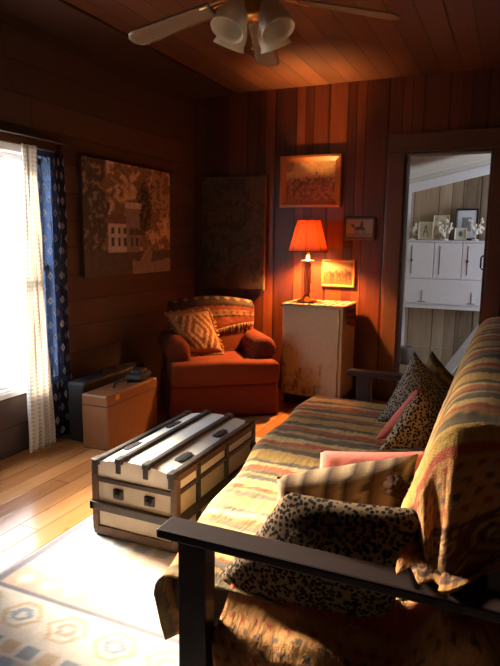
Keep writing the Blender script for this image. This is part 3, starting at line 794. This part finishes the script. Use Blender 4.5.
# ------------------------------------------------------------------ ceiling fan
FX, FY = -1.13, 2.546
fn_ = thing('ceiling_fan', 'ceiling fan with oak blades and frosted glass lights', 'ceiling fan', (FX, FY, ZC))
Z = lambda z: z-ZC
MB().lathe([(0, 0), (.07, 0), (.07, -.02), (.045, -.05), (.014, -.06), (.014, Z(2.60)), (0, Z(2.60))], 24).build('downrod', 'brass', fn_, True)
MB().lathe([(0, Z(2.61)), (.06, Z(2.605)), (.105, Z(2.58)), (.115, Z(2.55)), (.115, Z(2.50)), (.09, Z(2.465)), (.06, Z(2.45)), (.05, Z(2.40)), (.065, Z(2.385)), (.05, Z(2.36)), (0, Z(2.35))], 32).build('motor', 'brass', fn_, True)
for k, a in enumerate((-179.2, 16, 106, -81)):
    R_ = Matrix.Rotation(math.radians(a), 4, 'Z') @ Matrix.Translation((0, 0, Z(2.465))) @ Matrix.Rotation(math.radians(10.5), 4, 'Y')
    b = MB(); nb = 24
    def bl(u, v):
        x = lerp(.20, .648, u); wd_ = lerp(.052, .068, u); y = (v-.5)*2*wd_
        if u > .88: q = (u-.88)/.12; y *= math.sqrt(max(0.02, 1-q*q*.9))
        return R_ @ Matrix.Rotation(math.radians(10), 4, 'X') @ Vector((x, y, 0))
    b.grid(nb, 6, bl); bo = solid(b.build('blade', 'fanwood', fn_), .007)
    b = MB(); b.tube([R_ @ Vector((.08, 0, .015)), R_ @ Vector((.15, .03, .012)), R_ @ Vector((.25, .035, .006))], .007, 6).tube([R_ @ Vector((.08, 0, .015)), R_ @ Vector((.15, -.03, .012)), R_ @ Vector((.25, -.035, .006))], .007, 6).tube([R_ @ Vector((.12, 0, .012)), R_ @ Vector((.27, 0, .006))], .006, 6)
    b.build('blade_iron', 'brass', bo, True)
for k, a in enumerate((-111, -21, 69, 159)):
    R_ = Matrix.Translation((0, 0, Z(2.40))) @ Matrix.Rotation(math.radians(a), 4, 'Z')
    ro = Matrix.Translation((.085, 0, .012)) @ Matrix.Rotation(math.radians(180-28), 4, 'Y')
    b = MB().tube([R_ @ Vector((.02, 0, -.01)), R_ @ Vector((.06, 0, .02)), R_ @ Vector((.085, 0, .012))], .009, 8)
    ar = b.build('light_arm', 'brass', fn_, True)
    b = MB().lathe([(.026, 0), (.034, .015), (.05, .04), (.063, .075), (.068, .105), (.066, .13), (.074, .15)], 28, R_ @ ro)
    solid(b.build('light_shade', 'frost', ar, True), .003)
    MB().lathe([(0, .0), (.014, .0), (.018, .03), (.03, .06), (.028, .08), (0, .095)], 14, R_ @ ro).build('bulb', plain('unlit_bulb', (.7, .66, .58), .3), ar, True)
b = MB().tube([(.01, -.02, Z(2.36)), (.012, -.022, Z(2.25))], .0018, 5).lathe([(0, 0), (.006, .004), (.006, .02), (0, .026)], 8, Matrix.Translation((.012, -.022, Z(2.228))))
b.build('pull_chain', 'brass', fn_, True)

# ------------------------------------------------------------------ sofa frame
sf = thing('sofa', 'dark wood framed sofa along the right side under striped throws', 'sofa', (-.45, 2.5, 0))
O = lambda x, y, z: (x+.45, y-2.5, z)
for (ya, yb_, nm) in ((1.305, 1.395, 'near'), (3.545, 3.635, 'far')):
    x0 = -.858 if nm == 'near' else -.90
    ym = (ya+yb_)/2
    a_ = MB().box(O(x0, ya, .570), O(.22, yb_, .598), .006).build('armrest', 'sofawood', sf)
    MB().box(O(x0+.062, ym-.030, .012), O(x0+.150, ym+.030, .570), .004).build('leg', 'sofawood', sf)
    MB().box(O(.10, ym-.030, .012), O(.19, ym+.030, .570), .004).build('leg', 'sofawood', sf)
    MB().box(O(x0+.150, ym+.005, .07), O(.10, ym+.030, .30), .004).build('side_rail', 'sofawood', sf)
b = MB().box(O(-.80, 1.43, .14), O(-.77, 3.50, .26), .004); b.build('front_rail', 'sofawood', sf)
b = soft(O(-.92, 1.47, .20), O(.0, 3.50, .405), .05, 0, None); b.build('seat_cushion', 'linen', sf, True)
b = soft((-.085, 1.50-2.5, -.22), (.085, 3.46-2.5, .27), .07)
bmesh.ops.transform(b.bm, matrix=Matrix.Translation((-.075+.45, 0, .665)) @ Matrix.Rotation(math.radians(16), 4, 'Y'), verts=b.bm.verts[:])
b.build('back_cushion', 'linen', sf, True)
b = MB().box(O(.06, 1.44, .16), O(.10, 3.50, .24), .004)
b.box((-.02, 1.45-2.5, -.40), (.02, 3.49-2.5, .20), .004, 2, Matrix.Translation((.10+.45, 0, .66)) @ Matrix.Rotation(math.radians(16), 4, 'Y'))
b.build('back_frame', 'sofawood', sf)

# ------------------------------------------------------------------ throws (patterned bedspread cloth)
STR = [((.66, .38, .10), .05), ((.15, .11, .065), .05), ((.50, .25, .08), .03), ((.50, .09, .035), .035), ((.70, .46, .16), .06), ((.13, .105, .075), .055), ((.56, .34, .11), .025), ((.15, .11, .07), .03), ((.56, .12, .045), .05), ((.72, .50, .20), .04), ((.13, .105, .075), .04), ((.64, .38, .10), .05)]
TOT = sum(w_ for _, w_ in STR)
def throw_col(s, x, end=True):
    """s: metres from the hem at the near end, x: metres across"""
    wob = .014*fb(x*3, s*3, 2) + .012*fb(x*40, s*40, 4)
    if end and s < .365:
        if s < .035: return (.50, .24, .06)
        if s < .20:      # dark paisley border
            q = s-.118; px = ((x/.15) % 1-.5)*.15
            d = math.hypot(px+.25*q, q*.95); sw = abs(((d/.028) + .25*math.sin(math.atan2(q, px)*2)) % 1-.5)
            c = (.13, .055, .03)
            if d < .066 and sw < .22: c = (.48, .27, .10)
            elif d > .075 and fb(x*60, s*60, 1) > .18: c = (.44, .22, .08)
            if abs(s-.042) < .006 or abs(s-.192) < .006: c = (.10, .04, .03)
            return c
        r_ = int(s/.036); dx = ((x/.042+.5*(r_ % 2)) % 1-.5)*.042; ds = (s/.036 % 1-.5)*.036
        c = (.58, .27, .09)
        if math.hypot(dx, ds) < .0085: c = (.15, .10, .07) if r_ % 3 else (.40, .07, .04)
        return c
    if end and s < .395: return (.50, .12, .06)
    t = (s+wob+.10) % TOT
    for c, w_ in STR:
        if t < w_: break
        t -= w_
    n_ = .5+.5*fb(x*9, s*40, 7)
    return mixc(c, (.62, .40, .14), .45*n_*n_)
def seat_front(y): return lerp(-.95, -1.10, sm(1.43, 2.7, y)) - .05*sm(2.7, 3.45, y) + .012*math.sin(y*9)
def seat_pt(p, y):
    """p: arclength from front hem upward and back"""
    xf = seat_front(y); hem = .16 + .05*math.sin(y*2.3+1) + .04*sm(1.75, 1.45, y); R_ = .07; H_ = .425 + .012*math.sin(y*5) - .055*sm(1.66, 1.43, y)
    l1 = H_-R_-hem; l2 = R_*PI/2; w_ = .012*fb(y*7, p*4, 3)
    if p < l1:
        z = hem+p; k = 1-p/l1; return Vector((xf-.004+.05*k + (.02*math.sin(y*26)+w_)*k, y, z))
    p2 = p-l1
    if p2 < l2:
        a = p2/R_; return Vector((xf+R_-R_*math.cos(a), y, H_-R_+R_*math.sin(a)))
    x = xf+R_+p2-l2
    return Vector((x, y, H_ + .004*fb(x*10, y*10) + .003*math.sin(y*40+x*9)))
def seat_fn(u, v):
    y = lerp(1.43, 3.53, v); P_ = lerp(.0, 1.06, u)
    xf = seat_front(y); p = seat_pt(P_, y)
    if p.x > -.215: p.x = -.215
    return p
b = MB(); b.grid(80, 220, seat_fn, None, lambda u, v: throw_col(.47+v*2.08, u*1.06, False))
# tail that slips out between the arm and the side rail at the near end
TL = .40
def tail_fn(u, v):       # v 0 = on the seat, 1 = hem
    s = v*TL; xl = lerp(-.69, -.57, sm(.12, TL, s)); x = lerp(xl, .07, u)
    K = [(0, 1.50, .442), (.05, 1.397, .340), (.10, 1.350, .318), (.15, 1.318, .280), (.24, 1.290, .195), (.44, 1.278, .03)]
    for (a0, y0_, z0_), (a1, y1_, z1_) in zip(K, K[1:]):
        if s <= a1: break
    a = (s-a0)/(a1-a0); y = lerp(y0_, y1_, a)+.016*math.sin(x*24+s*4)*sm(.12, .25, s); z = lerp(z0_, z1_, a)
    z += .16*sm(-.20, -.06, x)*sm(.24, .05, s)*(1-.5*sm(-.02, .05, x)); z = min(z, .50)
    return Vector((x, y+.004*fb(x*9, s*9), z + .022*max(0, math.sin(x*15+1.5))*sm(.0, .1, s)*sm(.3, .12, s)))
b.grid(70, 50, tail_fn, None, lambda u, v: throw_col(TL*(1-v), u*.7+.03*math.sin(u*9)))
o = solid(b.build('seat_throw', 'throw'), .006, 0); tag(o, 'striped gold throw with paisley border spread over the sofa seat', 'throw')

YE = 1.47
PR = [(-.215, .455), (-.228, .52), (-.236, .60), (-.226, .68), (-.198, .78), (-.160, .89), (-.138, .945), (-.10, .985), (-.03, 1.0), (.05, .985), (.11, .94), (.15, .86), (.19, .72), (.22, .55), (.23, .42)]
PL = [0]
for a_, c_ in zip(PR, PR[1:]): PL.append(PL[-1]+math.dist(a_, c_))
def prof(t):
    d = t*PL[-1]; k = 0
    while k < len(PL)-2 and d > PL[k+1]: k += 1
    f = (d-PL[k])/(PL[k+1]-PL[k]); 
    p0 = PR[max(k-1, 0)]; p1 = PR[k]; p2 = PR[k+1]; p3 = PR[min(k+2, len(PR)-1)]
    r_ = []
    for i in (0, 1):
        a0, a1, a2, a3 = p0[i], p1[i], p2[i], p3[i]
        r_.append(.5*(2*a1+(a2-a0)*f+(2*a0-5*a1+4*a2-a3)*f*f+(3*a1-a0-3*a2+a3)*f**3))
    return r_
YS = 3.50
def hang_len(x, z):
    return max(.0, z-.615)*lerp(1, .93, sm(-.1, .05, x)) + .105*sm(.04, -.12, x)*sm(.56, .66, z)
def back_fn(u, v):
    x, z = prof(u)
    YE = 1.47 + .05*sm(-.09, -.23, x)
    if v >= .2:
        y = lerp(YE, YS, (v-.2)/.8); k = .010*fb(u*5, y*5, 2)
        sag = .018*math.sin(y*2.6+.5)
        e = sm(YE+.12, YE, y)
        return Vector((x+.03*e*(1 if x < 0 else -1)*0 + k, y, z+k+sag*(1 if z > .7 else 0) - .02*e*sm(.7, .95, z)))
    s = (1-v/.2); zz = z-.02*sm(.7, .95, z)
    L_ = hang_len(x, zz); d = s*L_; dn = max(0, zz-.613)
    fold = math.sin(u*46)*.5+.5
    if d < dn or dn <= 0:
        q = min(1, d/max(dn, .05))
        y = YE - .035*math.sin(min(1, q*3)*PI/2) - 0.05*fold*q
        return Vector((x + .03*q*(1 if x < -.1 else 0) - .015*q*math.sin(u*20), y, zz-d))
    a = d-dn
    return Vector((x + .03*(1 if x < -.1 else 0), YE-.035-.05*fold-a, .611+.006*fold))
def back_paint(u, v):
    x, z = prof(u); zz = z-.02*sm(.7, .95, z); L_ = hang_len(x, zz)
    if v >= .2: return throw_col(.44+lerp(0, YS-YE, (v-.2)/.8), u*PL[-1])
    d = L_*(1-v/.2)
    return throw_col(max(0, .44-d*(.44/L_ if L_ > .3 else 1)), u*PL[-1])
b = MB(); b.grid(150, 250, back_fn, None, back_paint)
o = solid(b.build('back_throw', 'throw'), .006, 0); tag(o, 'striped gold throw with dotted end draped over the sofa back', 'throw')

# ------------------------------------------------------------------ sofa pillows
pillow('pillow', 'leo_big', [(-.785, 1.478, .345), (-.235, 1.485, .355), (-.135, 1.475, .73), (-.535, 1.48, .70)], .145, 'large leopard print pillow leaning inside the near sofa arm', seed=1, n=28)
def stripe_p(u, v):
    t = (u*6.3+.25*fb(u*3, v*3)) % 1; c = (.25, .17, .095) if t < .40 else ((.05, .028, .018) if t < .72 else (.14, .08, .04))
    return tuple(a*(1+.3*fb(u*20, v*20, 3)) for a in c)
o, pb, pce = pillow('pillow', 'brownstripe', [(-.70, 1.80, .455), (-.23, 1.80, .465), (-.215, 1.74, .775), (-.665, 1.74, .62)], .13, 'brown and cream striped pillow with knotted end behind the leopard pillow', seed=2, paint=stripe_p, power=.4)
b = MB(); kc_ = Vector((-.265, 1.67, .685))-pce
for k in range(7):
    a = k*2*PI/7; b.tube([kc_+Vector((-.03*math.cos(a), .02, -.03*math.sin(a))), kc_+Vector((0, -.008, 0)), kc_+Vector((.03*math.cos(a)+.02, -.02, .035*math.sin(a)))], [.012, .008, .012], 6)
b.build('knot', plain('dark_brown_cloth', (.03, .014, .009), 1, 0, .3, 40, .3, .02), o, True)
pillow('pillow', 'pink', [(-.62, 2.00, .45), (-.24, 2.00, .455), (-.20, 2.0, .70), (-.60, 2.02, .63)], .10, 'coral pink pillow behind the striped pillow on the sofa', seed=3, power=.35)
pillow('pillow', 'pink', [(-.55, 2.74, .452), (-.30, 2.90, .452), (-.28, 2.96, .62), (-.365, 2.80, .72)], .09, 'coral pillow standing squeezed between the two leopard pillows', seed=4, power=.35)
pillow('pillow', 'leo_mid', [(-.50, 2.60, .45), (-.285, 2.74, .45), (-.245, 2.80, .68), (-.335, 2.66, .745)], .12, 'leopard pillow with black spots standing in the middle of the sofa', seed=5)
pillow('pillow', 'leo_small', [(-.60, 3.02, .455), (-.28, 3.06, .455), (-.225, 3.10, .63), (-.425, 3.05, .845)], .13, 'grey leopard pillow with fine spots at the far end of the sofa', seed=6)
def brown_p(u, v):
    t = (v*5+.3*fb(u*4, v*4)) % 1; c = (.30, .16, .06) if t < .5 else (.10, .055, .03)
    return c
pillow('pillow', 'brownstripe', [(-.50, 3.27, .455), (-.28, 3.29, .455), (-.22, 3.33, .65), (-.37, 3.33, .81)], .12, 'dark brown striped pillow tucked behind the grey leopard pillow', seed=7, paint=brown_p)

# ------------------------------------------------------------------ far room furniture
wc = thing('wall_cabinet', 'white three door wall cabinet seen through the doorway', 'cabinet', (-.675, YF, .67))
x0, x1 = -.42, .46
MB().box((x0, -.24, .0), (x1, -.0, .74), .004).build('body', 'whitepaint', wc)
MB().box((x0-.012, -.26, .735), (x1+.012, 0, .75), .003).build('top', 'whitepaint', wc)
dw = .285
for k in range(3):
    a = x0+.012+k*(dw+.008)
    d_ = MB().box((a, -.258, .335), (a+dw, -.238, .725), .004).build('door', 'whitepaint', wc)
    m = MB()
    gx = a+(.055 if k != 1 else .06)
    m.box((gx-.004, -.262, .38), (gx+.004, -.257, .69), .001)
    m.build('slot', plain('grey_slot', (.10, .10, .12), .7), d_)
    if k != 1: MB().lathe([(0, .02), (.012, .018), (.014, .008), (.008, 0), (0, 0)], 12, Matrix.Translation((gx, -.260, .53)) @ Matrix.Rotation(PI/2, 4, 'X')).build('knob', 'black', d_, True)
fl = MB().box((x0+.01, -.256, .055), (x1-.01, -.238, .325), .004).build('flap', 'whitepaint', wc)
for px in (-.22, .30):
    MB().box((px-.003, -.262, .08), (px+.003, -.255, .20), .001).box((px-.04, -.262, .072), (px+.04, -.255, .082), .001).build('stay', plain('grey_metal', (.25, .25, .28), .4), fl)
TOPZ = .67+.7515
def small_frame(label, cx, z_w, z_h, fw, mat, fn, yy, lean=.12, cat='picture frame', name='photo_frame'):
    p = thing(name, label, cat, (cx, yy, TOPZ+z_h/2+.004)); p.rotation_euler = (-lean, 0, 0)
    frame_parts(p, z_w, z_h, fw, .018, mat); print_sheet('print', p, z_w-2*fw+.006, z_h-2*fw+.006, -.006, fn, 26, 26)
def deco(u, v):
    c = (.62, .56, .42)
    if abs(abs(u-.5)-.28*(.85-v)) < .035 and .15 < v < .85: c = (.12, .10, .08)
    if abs(v-.42) < .03 and abs(u-.5) < .12: c = (.12, .10, .08)
    return c
def leafy(u, v): return (.42, .36, .25) if fb(u*5, v*5, 2) > .05 else (.62, .55, .40)
def matted(u, v):
    if abs(u-.5) < .24 and abs(v-.5) < .24: return mixc((.12, .13, .16), (.30, .30, .32), .5+.8*fb(u*8, v*8, 3))
    return (.62, .64, .70)
def oval(u, v): return (.15, .14, .14) if blob(u, v, .5, .5, .22, .28) < 1 else (.58, .55, .48)
small_frame('cream framed drawing of a tower on the white cabinet', -.905, .155, .195, .014, 'creamframe', deco, YF-.16)
small_frame('plain cream picture block behind the candle branches on the cabinet', -.755, .17, .27, .010, 'creamframe', leafy, YF-.06)
small_frame('black framed photo with white mat on the white cabinet', -.49, .235, .34, .022, 'black', matted, YF-.07)
small_frame('small white frame with dark oval standing on the cabinet', -.535, .125, .13, .014, 'creamframe', oval, YF-.19)
def branch(cx, yy, label, seed):
    rd = random.Random(seed); t = thing('branch_ornament', label, 'ornament', (cx, yy, TOPZ), 0, None)
    MB().lathe([(0, 0), (.04, 0), (.035, .012), (.008, .02), (0, .02)], 16).build('base', 'crystal', t, True)
    b = MB(); b.tube([(0, 0, .015), (.004, 0, .08), (0, 0, .15)], [.006, .005, .003], 6)
    for k in range(13):
        a = rd.uniform(0, 2*PI); z = rd.uniform(.03, .12); L_ = rd.uniform(.05, .10)
        e_ = Vector((L_*math.cos(a), .5*L_*math.sin(a), z+rd.uniform(.03, .11)))
        b.tube([(0, 0, z), tuple(e_*.6), tuple(e_)], [.003, .0025, .002], 5)
        for q in range(2):
            c_ = e_*(.7+.3*q)+Vector((rd.uniform(-.008, .008), 0, rd.uniform(-.004, .01)))
            bmesh.ops.create_icosphere(b.bm, subdivisions=1, radius=.013, matrix=Matrix.Translation(c_) @ Matrix.Diagonal((1, .5, 1.4, 1)))
    b.build('branch', 'crystal', t, True)
branch(-1.045, YF-.15, 'pale branch ornament at the left end of the white cabinet', 1)
branch(-.69, YF-.225, 'pale branch ornament between the cream block and small frame', 2)
branch(-.385, YF-.18, 'silvery branch ornament in front of the black framed photo', 3)
o = MB().lathe([(0, 0), (.058, 0), (.072, .19), (.076, .20), (.068, .20), (.056, .02), (0, .02)], 24).build('bin', plain('grey_tin', (.16, .13, .12), .6), loc=(-1.05, 6.86, 0), smooth=True)
tag(o, 'small grey bin on the floor in the far room', 'bin')
b = MB().box((-.05, -.012, 0), (.05, .012, .80), .008, 3); o = b.build('padded_board', plain('pale_blue_cloth', (.80, .84, .92), .8), loc=(-.575, 6.3, .01), rot=(0, math.radians(32), 0))
tag(o, 'pale padded board slanting up behind the sofa in the far room', 'board')
